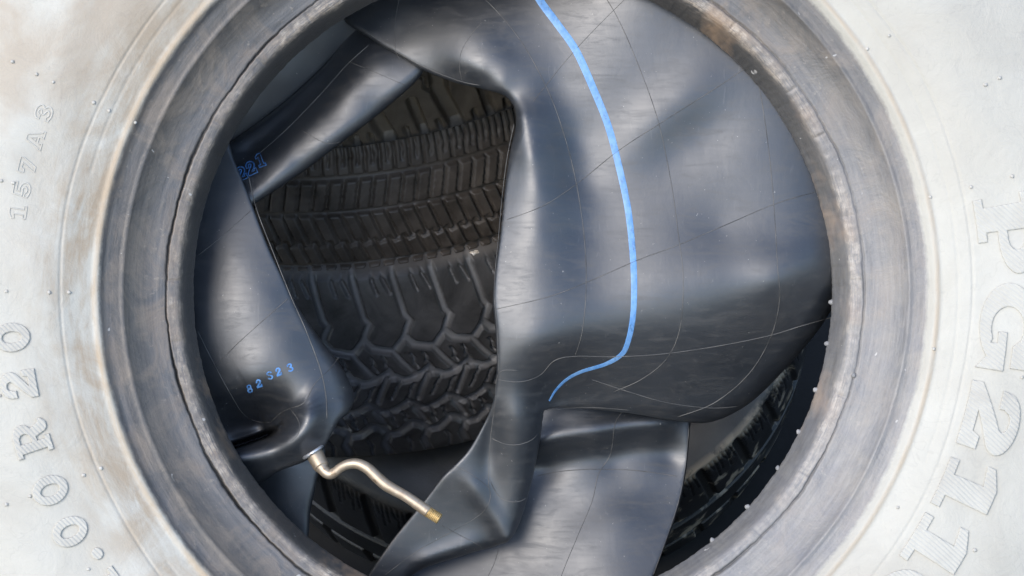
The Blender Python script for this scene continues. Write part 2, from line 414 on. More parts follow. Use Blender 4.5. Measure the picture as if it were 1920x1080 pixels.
# tread blocks round the circumference (outside the frame)
A = Acc()
for i in range(64):
    a = 2*np.pi*i/64
    for y0, y1, off in ((100, 225, 0), (275, 400, .05)):
        vv = []
        for rad in (1300, 1338):
            for y_ in (y0, y1):
                for da in (-.034, .034):
                    q = a+da+off; vv.append((rad*np.cos(q)*K, y_*K, rad*np.sin(q)*K))
        A.add(vv, [(0, 1, 3, 2), (4, 6, 7, 5), (0, 4, 5, 1), (2, 3, 7, 6), (0, 2, 6, 4), (1, 5, 7, 3)])
A.build('tread', [M_TYRE], tyre, smooth=False)

# --- raised lettering, drawn as outlines in a unit box (width ~.7, height 1)
def arc(cx, cy, rx, ry, a0, a1, n=14):
    t = np.radians(np.linspace(a0, a1, n)); return [(cx+rx*math.cos(q), cy+ry*math.sin(q)) for q in t]
GL = {
 '0': (.70, [arc(.35, .5, .35, .5, 0, 350, 30), arc(.35, .5, .14, .27, 0, 345, 22)]),
 'O': (.80, [arc(.40, .5, .40, .5, 0, 350, 30), arc(.40, .5, .17, .27, 0, 345, 22)]),
 '.': (.30, [arc(.15, .16, .15, .16, 0, 345, 18)]),
 '1': (.58, [[(.04, 0), (.58, 0), (.58, .17), (.44, .17), (.44, 1), (.20, 1), (.0, .84), (.0, .68), (.20, .74), (.20, .17), (.04, .17)]]),
 '2': (.70, [[(0, 0), (.70, 0), (.70, .36), (.56, .36), (.52, .22), (.30, .22)] + arc(.38, .70, .32, .30, -40, 180, 16) + [(.05, .58), (.24, .58), (.24, .68)]
       + arc(.36, .72, .10, .10, 180, -30, 8) + [(.0, .20)]]),
 'R': (.84, [[(0, 0), (.40, 0), (.40, .15), (.32, .15), (.32, .36), (.42, .36), (.52, .06)] + arc(.66, .10, .14, .10, 200, 330, 6) + [(.84, .12), (.84, .24), (.76, .22), (.66, .44)]
       + arc(.46, .70, .32, .30, -50, 90, 12) + [(0, 1.0), (0, .85), (.09, .85), (.09, .15), (0, .15)],
       [(.32, .52), (.32, .83), (.42, .83)] + arc(.42, .675, .13, .155, 80, -80, 8) + [(.42, .52)]]),
 'P': (.80, [[(0, 0), (.46, 0), (.46, .16), (.36, .16), (.36, .36), (.46, .36)] + arc(.46, .68, .34, .32, -90, 90, 14) + [(0, 1.0), (0, .84), (.10, .84), (.10, .16), (0, .16)],
       [(.36, .53), (.36, .83), (.44, .83)] + arc(.44, .68, .12, .15, 80, -80, 8) + [(.44, .53)]]),
 'G': (.90, [arc(.44, .5, .44, .5, 62, 318, 26) + [(.90, .0), (.90, .50), (.50, .50), (.50, .34), (.62, .34), (.62, .22)] + arc(.46, .5, .22, .29, 300, 60, 18) + [(.64, .62), (.86, .62), (.86, .98), (.70, .98)]]),
 'A': (.86, [[(0, 0), (.30, 0), (.30, .14), (.26, .14), (.30, .28), (.56, .28), (.60, .14), (.55, .14), (.55, 0), (.86, 0), (.86, .14), (.80, .14), (.54, 1), (.32, 1), (.06, .14), (0, .14)],
       [(.35, .43), (.51, .43), (.43, .74)]]),
 '3': (.66, [[(0, .26), (.0, .10)] + arc(.32, .28, .34, .28, 230, 410, 14) + arc(.32, .74, .32, .26, -50, 160, 14) + [(.0, .66), (.18, .66)] + arc(.31, .74, .12, .10, 170, -60, 8)
       + [(.24, .58), (.24, .47)] + arc(.32, .28, .14, .12, 70, -150, 10) + [(.17, .28)]]),
 '5': (.66, [[(0, .30), (0, .12)] + arc(.32, .32, .34, .32, 230, 450, 16) + [(.22, .62), (.24, .82), (.62, .82), (.62, 1), (.08, 1), (.04, .44), (.22, .44)] + arc(.32, .32, .14, .14, 110, -150, 10) + [(.18, .30)]]),
 '7': (.66, [[(.12, 0), (.36, 0), (.66, .82), (.66, 1), (0, 1), (0, .64), (.15, .64), (.18, .80), (.42, .80)]]),
 'S': (.66, [[(0, .30), (0, .10)] + arc(.32, .28, .34, .28, 225, 440, 16) + arc(.32, .74, .14, .10, 260, 40, 10) + [(.5, .7), (.66, .72)] + arc(.33, .74, .33, .26, 20, 255, 16) + arc(.32, .28, .14, .12, 80, -150, 10) + [(.16, .30)]]),
 '8': (.66, [arc(.33, .27, .33, .27, 150, 390, 18) + arc(.33, .75, .28, .25, -30, 210, 18), arc(.33, .27, .14, .12, 0, 340, 12), arc(.33, .75, .12, .11, 0, 340, 12)]),
}
def glyph_mesh(ch, height, depth, bevel, filled=True, line=None):
    """mesh of one glyph in (x, y, z-up-out) local units"""
    wd, loops = GL[ch]
    cu = bpy.data.curves.new('g', 'CURVE'); cu.dimensions = '2D' if filled else '3D'
    for lp in loops:
        s = cu.splines.new('POLY'); s.points.add(len(lp)-1); s.use_cyclic_u = True
        for p, q in zip(s.points, lp): p.co = ((q[0]-wd/2)*height, (q[1]-.5)*height, 0, 1)
    if filled:
        cu.fill_mode = 'BOTH'; cu.extrude = depth; cu.bevel_depth = bevel; cu.bevel_resolution = 1; cu.offset = -bevel
    else: cu.bevel_depth = line; cu.bevel_resolution = 2
    o = bpy.data.objects.new('g', cu); COL.objects.link(o)
    bpy.context.view_layer.update()
    me = bpy.data.meshes.new_from_object(o.evaluated_get(bpy.context.evaluated_depsgraph_get()))
    bm = bmesh.new(); bm.from_mesh(me)
    bmesh.ops.remove_doubles(bm, verts=bm.verts, dist=1e-6)
    bmesh.ops.triangulate(bm, faces=bm.faces)
    for _ in range(2):
        long = [e for e in bm.edges if e.calc_length() > height*.22]
        if long: bmesh.ops.subdivide_edges(bm, edges=long, cuts=1); bmesh.ops.triangulate(bm, faces=bm.faces)
    V = np.array([v.co[:] for v in bm.verts]); F = [[v.index for v in f.verts] for f in bm.faces]
    bm.free(); bpy.data.objects.remove(o); bpy.data.curves.remove(cu); bpy.data.meshes.remove(me)
    return V, F
def ring_glyph(ch, ang, rmid, height, depth, filled=True, xs=1.0, line=None):
    """put a glyph on the sidewall, top outward; ang = degrees above the +x axis, text runs clockwise"""
    V, F = glyph_mesh(ch, height, depth, min(1.6, depth*.6), filled, line)
    r = rmid + V[:, 1]; a = R(ang) - V[:, 0]*xs/rmid
    y = prof_y(r) + wave(r, a) - V[:, 2] - (.2 if filled else .4)
    X = np.stack([r*np.cos(a)*K, y*K, r*np.sin(a)*K], -1)
    return X, F
def ring_word(name, items, rmid, height, depth, m, filled=True, xs=1.0, line=None):
    A = Acc()
    for ch, ang in items:
        X, F = ring_glyph(ch, ang, rmid if ch != '.' else rmid, height, depth, filled, xs, line); A.add(X, F)
    return A.build(name, [m], tyre, smooth=False)
# screen angles: left side is 180 deg; clockwise = decreasing angle
ring_word('raised_lettering', [('0', 180+5.2), ('2', 180+10.6), ('R', 180+16.6), ('0', 180+22.8), ('0', 180+27.9), ('.', 180+31.6), ('1', 180+35.0), ('1', 180+40.0)],
          938, 66, 3.0, M_LET, xs=1.15)
ring_word('raised_lettering', [('P', 6.6), ('G', -4.3), ('2', -15.2), ('1', -24.0), ('1', -31.6), ('0', -39.4), ('0', -47)], 914, 104, 2.3, M_LET, xs=1.78)
ring_word('outline_lettering', [('3', 180-20.3), ('A', 180-17.2), ('7', 180-14.1), ('5', 180-11.4), ('1', 180-8.8)], 934, 30, 1, M_THIN, filled=False, xs=1.35, line=1.25)

def dome(name, c, rad, m, parent, sq=.8):
    bm = bmesh.new(); bmesh.ops.create_icosphere(bm, subdivisions=2, radius=rad)
    V = np.array([v.co[:] for v in bm.verts]); F = [[v.index for v in f.verts] for f in bm.faces]; bm.free()
    V = V*np.array([1, sq, 1])*(1+.12*np.sin(V[:, :1]/rad*5+c[0]*99)) + np.asarray(c)
    return mesh(name, V, F, m, parent)
def tpos(px, py):
    return math.hypot(px-977, py-546), math.atan2(-(py-546), px-977)
for px, py, rad in [(44, 129, 4), (88, 152, 4), (118, 166, 3.5), (190, 202, 4.5), (218, 216, 4), (24, 346, 4), (46, 350, 4), (3, 546, 4), (33, 547, 4), (110, 549, 4.5), (145, 549, 4.5),
                    (172, 883, 4.5), (203, 871, 4.5), (76, 920, 4), (33, 935, 4), (181, 1054, 4), (1845, 161, 4.5), (1872, 148, 4.5), (1896, 332, 4.5), (1820, 352, 4), (1666, 69, 4), (1628, 93, 4.5),
                    (1915, 708, 4), (1825, 1031, 4.5), (1792, 1012, 4), (1748, 370, 4), (1684, 952, 4), (1754, 655, 4), (265, 237, 4), (21, 737, 4)]:
    r_, a_ = tpos(px, py)
    dome('vent_nub', (r_*math.cos(a_)*K, (float(prof_y(r_)+wave(r_, a_))-.8)*K, r_*math.sin(a_)*K), rad*.82*K, M_NUB, tyre)
for px, py in [(1571, 567), (1562, 646), (1537, 733), (1502, 811), (1461, 878), (1401, 948), (1336, 1012), (1618, 709)]:
    dx, dy = px-966.5, py-545
    r_ = 606 if px != 1618 else 657; a_ = math.atan2(-dy, dx)
    dome('rubber_nub', (r_*math.cos(a_)*K, (61 if r_ < 650 else 0)*K, r_*math.sin(a_)*K), 5.2*K, M_NUBG, tyre, 1.0)

# ------------------------------------------------------------------ inner tube (drawn as folded closed sheets)
class Sheet:
    def __init__(s, outline, ctrl, feats=(), step=7.0, thick=9.0, lam=.12):
        O = spline(outline, 10, True); O = np.vstack([O, O[:1]]); s.O = resample(O, 4.0)[:-1]
        c = np.array(ctrl, float); s.c = c; n = len(c); sc = 100.0; s.sc = sc
        X = c[:, :2]/sc; D = np.hypot(X[:, None, 0]-X[None, :, 0], X[:, None, 1]-X[None, :, 1])
        U = np.where(D > 0, D**2*np.log(D+1e-12), 0) + np.eye(n)*lam
        Pm = np.c_[np.ones(n), X]; Z = np.zeros((3, 3))
        s.w = np.linalg.solve(np.block([[U, Pm], [Pm.T, Z]]), np.r_[c[:, 2], 0, 0, 0])
        s.feats = feats; s.step = step; s.thick = thick
    def base(s, x, y):
        X = np.stack([x, y], -1)/s.sc; C = s.c[:, :2]/s.sc; n = len(C); out = np.zeros(len(x))
        for i0 in range(0, len(x), 20000):
            D = np.hypot(X[i0:i0+20000, None, 0]-C[None, :, 0], X[i0:i0+20000, None, 1]-C[None, :, 1])
            out[i0:i0+20000] = np.where(D > 0, D**2*np.log(D+1e-12), 0) @ s.w[:n]
        return out + s.w[n] + X @ s.w[n+1:]
    def depth(s, x, y):
        x = np.asarray(x, float); y = np.asarray(y, float)
        d = s.base(x, y)
        for f in s.feats: d = d + f(x, y)
        di, Rr, _ = seg_dist(x, y, s.O, True); Rr = np.maximum(Rr, .5)
        q = np.clip(1-di/Rr, 0, 1); rim = Rr*(1-np.sqrt(np.maximum(1-q*q, 0)))
        s.di = di
        return d + rim
    def build(s, acc):
        O = s.O; n = len(O); nxt = np.roll(O, -1, 0); prv = np.roll(O, 1, 0)
        t = nxt[:, :2]-prv[:, :2]; t /= np.linalg.norm(t, axis=1)[:, None]+1e-9
        area = .5*np.sum(O[:, 0]*nxt[:, 1]-nxt[:, 0]*O[:, 1]); nr = np.stack([-t[:, 1], t[:, 0]], 1)*(1 if area > 0 else -1)
        pts = [O[:, :2]]
        for f in (.012, .05, .12, .22, .36, .55, .8):
            q = O[:, :2]+nr*(O[:, 2:3]*f); m = O[:, 2]*f > .4
            q = q[m]; want = (O[:, 2]*f)[m]
            dd, _, _ = seg_dist(q[:, 0], q[:, 1], O, True); pts.append(q[dd > want*.93])
        bx = (O[:, 0].min(), O[:, 0].max(), O[:, 1].min(), O[:, 1].max()); st = s.step
        gx, gy = np.meshgrid(np.arange(bx[0], bx[1], st), np.arange(bx[2], bx[3], st*.866)); gx = gx + (np.arange(gx.shape[0]) % 2)[:, None]*st/2
        gx = gx.ravel(); gy = gy.ravel()
        ins = np.zeros(len(gx), bool)
        for i in range(n):
            x0, y0 = O[i, :2]; x1, y1 = nxt[i, :2]
            c = (y0 > gy) != (y1 > gy); xi = x0+(gy-y0)*(x1-x0)/(y1-y0+1e-12); ins ^= c & (gx < xi)
        gx = gx[ins]; gy = gy[ins]; dd, rr_, _ = seg_dist(gx, gy, O, True); m = dd > np.maximum(3.0, .82*np.minimum(rr_, 22)); pts.append(np.stack([gx[m], gy[m]], 1))
        A = np.vstack(pts)
        v, e, f, *_ = delaunay_2d_cdt([Vector(p) for p in A.tolist()], [(i, (i+1) % n) for i in range(n)], [], 1, 1e-4)
        XY = np.array([p[:] for p in v]); F = [tuple(q) for q in f]
        d = s.depth(XY[:, 0], XY[:, 1]); di = s.di
        front = pic(XY[:, 0], XY[:, 1], d)
        t_ = s.thick*smooth01(di/10.0)
        on = di < .05
        back = pic(XY[:, 0], XY[:, 1], d+t_)
        nb = len(XY); V = np.vstack([front, back]); remap = np.arange(nb)+nb; remap[on] = np.arange(nb)[on]
        # orient faces so that the front looks at the camera
        FF = []
        for q in F:
            a, b, c = XY[q[0]], XY[q[1]], XY[q[2]]
            cr = (b[0]-a[0])*(c[1]-a[1])-(b[1]-a[1])*(c[0]-a[0])
            q = q if cr < 0 else q[::-1]
            FF.append(q)
        Fb = [tuple(remap[i] for i in q[::-1]) for q in FF if not all(on[i] for i in q)]
        # drop unused back verts stays harmless: compact
        Fall = FF+Fb; used = np.unique(np.concatenate([np.array(q) for q in Fall])); mp = -np.ones(len(V), int); mp[used] = np.arange(len(used))
        acc.add(V[used], [tuple(int(mp[i]) for i in q) for q in Fall], 0)
    def line(s, acc, pts, rad=.9, lift=.25, m=1):
        C = resample(spline(pts, 10), 5.0); d = s.depth(C[:, 0], C[:, 1])
        X = pic(C[:, 0], C[:, 1], d-lift)
        rr_ = rad*.72*K*(1+.16*np.sin(np.arange(len(C))*.37+C[0, 0])*np.sin(np.arange(len(C))*.11)); rr_[0] = rr_[-1] = rad*.3*K
        V, F = sweep(X, rr_, 6); acc.add(V, F, m)
    def ribbon(s, pts, lift=.7):
        """pts: x, y, width -> strip lying on the sheet"""
        C = resample(spline(pts, 12), 4.0); t = np.gradient(C[:, :2], axis=0); t /= np.linalg.norm(t, axis=1)[:, None]
        nn = np.stack([-t[:, 1], t[:, 0]], 1); V = []; m = 6
        for k in range(m+1):
            q = C[:, :2]+nn*C[:, 2:3]*(k/m-.5); d = s.depth(q[:, 0], q[:, 1]); edge = 0.55 if k in (0, m) else 0
            V.append(pic(q[:, 0], q[:, 1], d-lift+edge))
        V = np.stack(V, 1); n = len(C); idx = np.arange(n*(m+1)).reshape(n, m+1)
        F = np.stack([idx[:-1, :-1], idx[1:, :-1], idx[1:, 1:], idx[:-1, 1:]], -1).reshape(-1, 4)
        return V.reshape(-1, 3), [tuple(f) for f in F]

def ridge(pts, amp, wid, fade=.18, end=True):
    """gaussian ridge (amp<0 comes forward) along a polyline, fading at both ends"""
    Pp = resample(spline(pts, 8), 6.0)[:, :2]
    def f(x, y):
        d, _, t = seg_dist(x, y, Pp)
        return amp*np.exp(-(d/wid)**2)*smooth01(t/fade)*(smooth01((1-t)/fade) if end else 1)
    return f
def dent(cx, cy, amp, wx, wy, rot=0):
    c, s_ = math.cos(R(rot)), math.sin(R(rot))
    def f(x, y):
        u = (x-cx)*c+(y-cy)*s_; v = -(x-cx)*s_+(y-cy)*c
        return amp*np.exp(-(u/wx)**2-(v/wy)**2)
    return f

def slit(pts, amp, wup, wdn, fade=.2):
    Pp = resample(spline(pts, 8), 5.0)[:, :2]
    def f(x, y):
        d, _, t = seg_dist(x, y, Pp)
        yy_ = np.interp(x, Pp[:, 0], Pp[:, 1])
        up = y < yy_
        beyond = np.maximum(0, x-Pp[-1, 0])
        g = np.where(up, .62*np.exp(-(d/wup)**1.5), .62*np.exp(-(d/wdn)**2)) + 1.0*np.exp(-(d/6.0)**2)
        return amp*g*np.clip((1-t)/fade, .25, 1)*np.exp(-(beyond/14)**2)
    return f
# big draped fold with the column and the lower left flap
S = Sheet([(640, 20, 12), (700, 76, 10), (745, 102, 8), (790, 130, 8), (850, 154, 8), (905, 167, 10), (946, 180, 16), (965, 205, 22), (966, 240, 22), (957, 280, 14), (948, 340, 6), (940, 420, 5), (930, 500, 5), (924, 560, 8),
           (929, 620, 10), (931, 690, 10), (922, 760, 8), (884, 835, 8), (852, 872, 8), (828, 895, 8), (790, 945, 6), (736, 1012, 5), (690, 1078, 5), (640, 1150, 5), (740, 1150, 20), (775, 1078, 22), (868, 1042, 22), (935, 1022, 14), (958, 1010, 10),
           (980, 965, 16), (1000, 890, 22), (1012, 830, 24), (1018, 785, 20), (1026, 768, 6), (1080, 765, 10), (1180, 775, 22), (1260, 788, 30), (1330, 792, 34), (1400, 760, 34), (1465, 700, 34), (1530, 625, 36), (1575, 560, 40), (1640, 500, 30),
           (1680, 300, 10), (1560, 60, 10), (1400, -60, 10), (1100, -110, 10), (760, -60, 10)],
  [ # x, y, depth
   (650, 20, 225), (700, 55, 195), (750, 60, 186), (740, 95, 174), (800, 75, 158), (800, 118, 158), (860, 60, 130), (860, 118, 120), (900, 130, 102), (905, 158, 138), (850, 148, 156), (780, 0, 190), (900, -10, 162), (900, -90, 215), (940, 152, 94), (958, 182, 114),
   (1000, 20, 142), (1000, -80, 180), (960, 90, 118), (1100, 20, 124), (1100, -90, 150), (1200, 20, 108), (1200, -60, 112), (1300, -30, 118), (1040, 160, 110), (978, 220, 70), (995, 290, 64), (1008, 360, 61), (1008, 430, 57), (1002, 520, 48), (1000, 600, 44),
   (962, 240, 96), (952, 300, 98), (944, 360, 94), (938, 430, 84), (928, 510, 70), (924, 570, 62), (930, 640, 64),
   (1072, 260, 106), (1085, 340, 102), (1085, 430, 88), (1130, 150, 107), (1160, 300, 103), (1200, 430, 86), (1100, 520, 68), (1250, 130, 107), (1340, 60, 112), (1390, 130, 106), (1430, 90, 113), (1300, 300, 100),
   (1350, 430, 92), (1480, 330, 103), (1550, 330, 122), (1450, 450, 86), (1450, 530, 66), (1530, 470, 96), (1620, 430, 150), (1330, 520, 62), (1230, 550, 60), (1100, 580, 56),
   (1250, 610, 76), (1400, 575, 84), (1510, 550, 108), (1120, 630, 72), (1200, 670, 112), (1060, 640, 60), (1350, 660, 132), (1450, 640, 152), (1100, 690, 125), (1200, 730, 160), (1300, 740, 185), (1400, 700, 192), (1050, 700, 125), (1100, 750, 180),
   (975, 650, 52), (975, 700, 74), (975, 780, 116), (970, 860, 158), (965, 930, 190), (950, 1000, 214), (1008, 700, 90), (1030, 720, 140), (1045, 755, 185), (1005, 800, 138), (930, 720, 88), (930, 820, 138), (925, 900, 172), (935, 970, 196),
   (890, 850, 148), (858, 884, 150), (885, 930, 170), (830, 930, 170), (860, 980, 190), (800, 980, 184), (760, 1040, 198), (820, 1040, 204), (890, 1010, 198), (720, 1100, 212), (700, 1130, 220)],
  [ridge([(800, 95), (860, 118), (905, 145), (945, 178), (978, 235), (998, 310), (1008, 390)], -6, 22, fade=.3),
   ridge([(1000, 120), (1050, 210), (1078, 300), (1085, 400)], 8, 46, fade=.3),
   ridge([(1395, 95), (1310, 160), (1220, 240), (1150, 330)], -12, 50, fade=.45),
   ridge([(1440, 180), (1330, 245), (1230, 320), (1170, 400)], 9, 60, fade=.45),
   ridge([(978, 690), (974, 760), (970, 840), (964, 920), (956, 1005)], -17, 30, fade=.3, end=False), ridge([(930, 740), (921, 800), (914, 870), (908, 915)], 10, 15, fade=.4),
   ridge([(852, 878), (885, 905), (918, 955), (953, 1012)], -12, 19, fade=.4, end=False), ridge([(760, 1068), (850, 1035), (920, 1012)], -9, 20, fade=.3),
   dent(1010, 640, -6, 44, 38), dent(1490, 505, -9, 60, 48, -15),
  ], step=6.5)
# left fold with the valve
Lf = Sheet([(420, 250, 14), (440, 302, 6), (468, 370, 5), (500, 455, 5), (530, 520, 6), (565, 585, 14), (608, 645, 22), (645, 695, 30), (664, 742, 36), (655, 772, 22), (634, 792, 10), (612, 832, 6), (600, 850, 6), (565, 868, 8), (520, 885, 10), (478, 910, 14),
            (400, 930, 14), (340, 800, 10), (300, 600, 10), (330, 400, 10), (380, 290, 10)],
  [(430, 290, 155), (400, 380, 132), (450, 400, 122), (380, 500, 108), (440, 480, 98), (490, 470, 104), (375, 600, 94), (440, 580, 80), (510, 560, 84), (540, 560, 96), (390, 700, 102), (430, 660, 84), (480, 640, 74), (540, 640, 78), (590, 650, 98),
   (430, 740, 104), (480, 720, 80), (540, 700, 75), (600, 720, 86), (640, 740, 106), (440, 800, 150), (500, 775, 122), (530, 770, 100), (580, 770, 76), (610, 790, 84), (560, 810, 72), (540, 830, 74), (490, 840, 80), (450, 860, 90), (520, 865, 92), (470, 890, 108), (580, 840, 84), (420, 850, 115), (410, 900, 130), (340, 600, 104), (340, 780, 130)],
  [slit([(380, 868), (420, 845), (450, 834), (485, 822), (512, 811), (530, 798)], 100, 42, 7), dent(488, 800, 60, 44, 44, -14),
   ridge([(552, 748), (575, 764), (577, 792), (556, 818), (510, 838), (440, 858), (400, 875)], -28, 29, fade=.2)], step=3.2, lam=.04)
# upper left rolls behind
U1 = Sheet([(400, 440, 10), (476, 384, 26), (560, 328, 30), (640, 268, 30), (720, 206, 28), (796, 132, 20), (800, 60, 8), (690, 10, 8), (652, 66, 8), (612, 118, 8), (556, 172, 8), (500, 218, 8), (440, 262, 8), (380, 310, 8)],
  [(430, 330, 190), (470, 350, 176), (540, 300, 170), (600, 250, 170), (680, 190, 172), (740, 130, 178), (560, 310, 178), (700, 200, 180), (500, 310, 178), (570, 235, 182), (640, 160, 186), (690, 105, 192),
   (470, 290, 214), (540, 225, 218), (610, 150, 222), (660, 90, 230), (460, 262, 232), (560, 180, 236), (630, 110, 240), (700, 30, 250), (780, 80, 200)],
  [ridge([(440, 345), (520, 292), (610, 218), (700, 140), (760, 95)], -2, 30), ridge([(430, 312), (500, 262), (580, 190), (660, 104)], 14, 20)], step=6)
U2 = Sheet([(400, 330, 10), (420, 220, 10), (520, 100, 10), (640, 20, 10), (690, 40, 8), (655, 90, 12), (610, 140, 14), (556, 190, 14), (500, 234, 14), (444, 276, 14)],
  [(440, 270, 262), (470, 215, 232), (540, 150, 228), (610, 90, 232), (660, 50, 240), (500, 228, 262), (570, 172, 262), (640, 104, 266), (440, 180, 215), (560, 80, 215)], [], step=7)
# lower lobe behind the column
B = Sheet([(960, 700, 10), (1120, 690, 10), (1300, 730, 10), (1294, 800, 6), (1287, 880, 5), (1270, 960, 5), (1226, 1080, 5), (1195, 1160, 5), (1000, 1170, 5), (700, 1160, 5), (740, 1060, 8), (860, 985, 10), (930, 900, 10), (950, 800, 10)],
  [(1000, 760, 258), (1150, 740, 266), (1280, 770, 288), (1020, 828, 224), (1120, 814, 226), (1220, 800, 250), (1285, 830, 283), (1030, 880, 284), (1150, 872, 286), (1260, 862, 296),
   (1000, 950, 266), (1080, 970, 260), (1170, 970, 246), (1260, 960, 262), (1030, 1060, 248), (1130, 1060, 212), (1210, 1060, 214), (930, 1040, 272), (800, 1100, 262), (1100, 1150, 187), (900, 1160, 237), (950, 880, 302)],
  [ridge([(1250, 930), (1140, 985), (1060, 1040), (990, 1120)], -6, 50, fade=.4),
   ridge([(960, 850), (1030, 824), (1120, 808), (1200, 796), (1290, 790)], -16, 20), ridge([(960, 890), (1040, 866), (1130, 852), (1220, 845), (1310, 850)], 16, 30)], step=7, lam=.3)
# dark fold hanging under the valve
Vf = Sheet([(440, 840, 10), (600, 830, 8), (594, 900, 10), (582, 960, 12), (572, 1030, 10), (520, 1060, 10), (430, 960, 10)],
  [(470, 880, 250), (540, 880, 236), (590, 870, 244), (540, 960, 250), (575, 960, 256), (520, 1030, 270), (450, 950, 270)], [], step=9)

tb = pic(985, 700, 300)
tube = thing('inner_tube', tb, 'limp black rubber inner tube with a blue stripe, folded inside the pale tyre', 'inner tube')
A = Acc()
for s_ in (S, Lf, U1, U2, B, Vf): s_.build(A)
# moulded lines
for pts, rad in [([(890, -20), (940, 30), (985, 90), (1030, 175), (1060, 260), (1082, 350), (1096, 450), (1099, 540), (1092, 620), (1078, 668)], .9),
    ([(1125, -20), (1155, 28), (1190, 105), (1232, 220), (1258, 340), (1272, 440), (1281, 520), (1276, 610), (1252, 670), (1205, 710), (1150, 735)], .9),
    ([(1408, 100), (1425, 170), (1440, 270), (1450, 370), (1458, 500), (1462, 560), (1446, 630), (1405, 700), (1340, 755), (1270, 782)], .9),
    ([(1170, 0), (1110, 60), (1060, 115), (1020, 165), (1000, 190)], .7),
    ([(1420, 112), (1350, 160), (1240, 230), (1160, 282), (1085, 342), (1020, 385), (950, 412)], .9),
    ([(1560, 352), (1460, 380), (1360, 422), (1270, 460), (1195, 488), (1110, 525), (1030, 556), (928, 580)], .9),
    ([(1560, 595), (1500, 612), (1440, 630), (1340, 650), (1240, 664), (1150, 669), (1080, 668), (1040, 676), (1012, 704), (975, 716), (933, 712)], 1.0),
    ([(922, 822), (945, 832), (970, 834), (995, 826), (1010, 812)], 1.0), ([(918, 900), (935, 930), (955, 940), (975, 940), (988, 932)], 1.0),
    ([(972, 695), (935, 700), (928, 760), (920, 820), (916, 900), (919, 935), (900, 965), (845, 998), (780, 1035), (720, 1080)], .8),
    ([(828, 985), (865, 1005), (890, 1018), (908, 1030)], .8), ([(850, 872), (885, 890), (918, 915)], .6),
    ([(1020, 770), (1100, 764), (1180, 769)], .7), ([(1110, 712), (1180, 735), (1250, 755), (1330, 765), (1385, 762)], .8),
    ([(750, -10), (741, 40), (741, 90), (750, 112)], .8), ([(905, 40), (880, 70), (864, 100), (862, 130), (868, 156)], .7), ([(964, 232), (951, 295), (942, 365), (935, 440), (928, 515), (927, 560), (932, 620), (935, 700)], .8), ([(832, 894), (794, 944), (740, 1012), (694, 1078)], .7), ([(686, 60), (745, 98), (800, 128), (862, 152), (900, 160)], .8)]:
    S.line(A, pts, rad)
for pts, rad in [([(466, 330), (482, 395), (515, 480), (545, 555), (574, 620), (600, 690), (611, 740), (613, 785)], 1.2), ([(370, 480), (420, 440), (470, 395)], .8), ([(400, 690), (450, 640), (500, 595), (540, 560)], .9),
    ([(545, 765), (570, 755), (590, 720), (620, 690), (635, 670)], .9), ([(370, 620), (400, 680), (430, 735), (455, 775), (480, 790), (505, 792)], .8), ([(545, 768), (560, 790), (560, 812), (545, 828)], .8), ([(505, 795), (525, 775), (548, 764)], .6)]:
    Lf.line(A, pts, rad)
for pts, rad in [([(486, 288), (540, 240), (600, 178), (650, 122), (692, 84)], .9), ([(565, 244), (610, 268), (640, 266)], .7), ([(640, 110), (690, 130), (760, 160)], .6)]:
    U1.line(A, pts, rad)
U2.line(A, [(490, 200), (503, 215), (512, 222)], .7)
for pts, rad in [([(1008, 892), (1050, 884), (1110, 880), (1190, 882), (1270, 893)], .9), ([(1180, 760), (1155, 790), (1145, 850), (1122, 890), (1110, 940), (1085, 1000), (1060, 1060), (1045, 1100)], .9), ([(1292, 800), (1284, 880), (1268, 955), (1225, 1078)], .9), ([(935, 1030), (925, 1060), (910, 1090)], .6)]:
    B.line(A, pts, rad)
A.build('tube_body', [M_TUBE, M_SEAM], tube)
V, F = S.ribbon([(985, -50, 15.0), (1012, 0, 14.5), (1045, 45, 14.1), (1080, 95, 14.1), (1112, 165, 13.6), (1140, 235, 13.2), (1160, 310, 12.8), (1177, 390, 12.3), (1186, 470, 11.9), (1189, 540, 11.4), (1186, 600, 10.6), (1176, 645, 9.7), (1164, 666, 8.8), (1135, 683, 7.0), (1090, 697, 6.2), (1062, 712, 5.3), (1042, 732, 4.4), (1030, 752, 2.6)])
mesh('blue_stripe', V, F, M_BLUE, tube)

def stamp(sheet, name, items, size, outline=False):
    A = Acc()
    for ch, x, y, rot in items:
        V, F = glyph_mesh(ch, size, .1, 0, not outline, 1.1)
        c, s_ = math.cos(R(rot)), math.sin(R(rot))
        gx = x + V[:, 0]*c + V[:, 1]*s_; gy = y + V[:, 0]*s_ - V[:, 1]*c
        d = sheet.depth(gx, gy) - .9 - (V[:, 2]*.6)
        A.add(pic(gx, gy, d), F)
    return A.build(name, [M_INK], tube, smooth=False)
stamp(Lf, 'stamped_lettering', [('8', 468, 729, -16), ('2', 485, 719, -18), ('S', 506, 704, -20), ('2', 522, 697, -20), ('3', 544, 689, -20)], 16)
stamp(U1, 'stamped_lettering', [('2', 452, 325, -24), ('2', 470, 315, -24), ('1', 488, 300, -20)], 25, True)

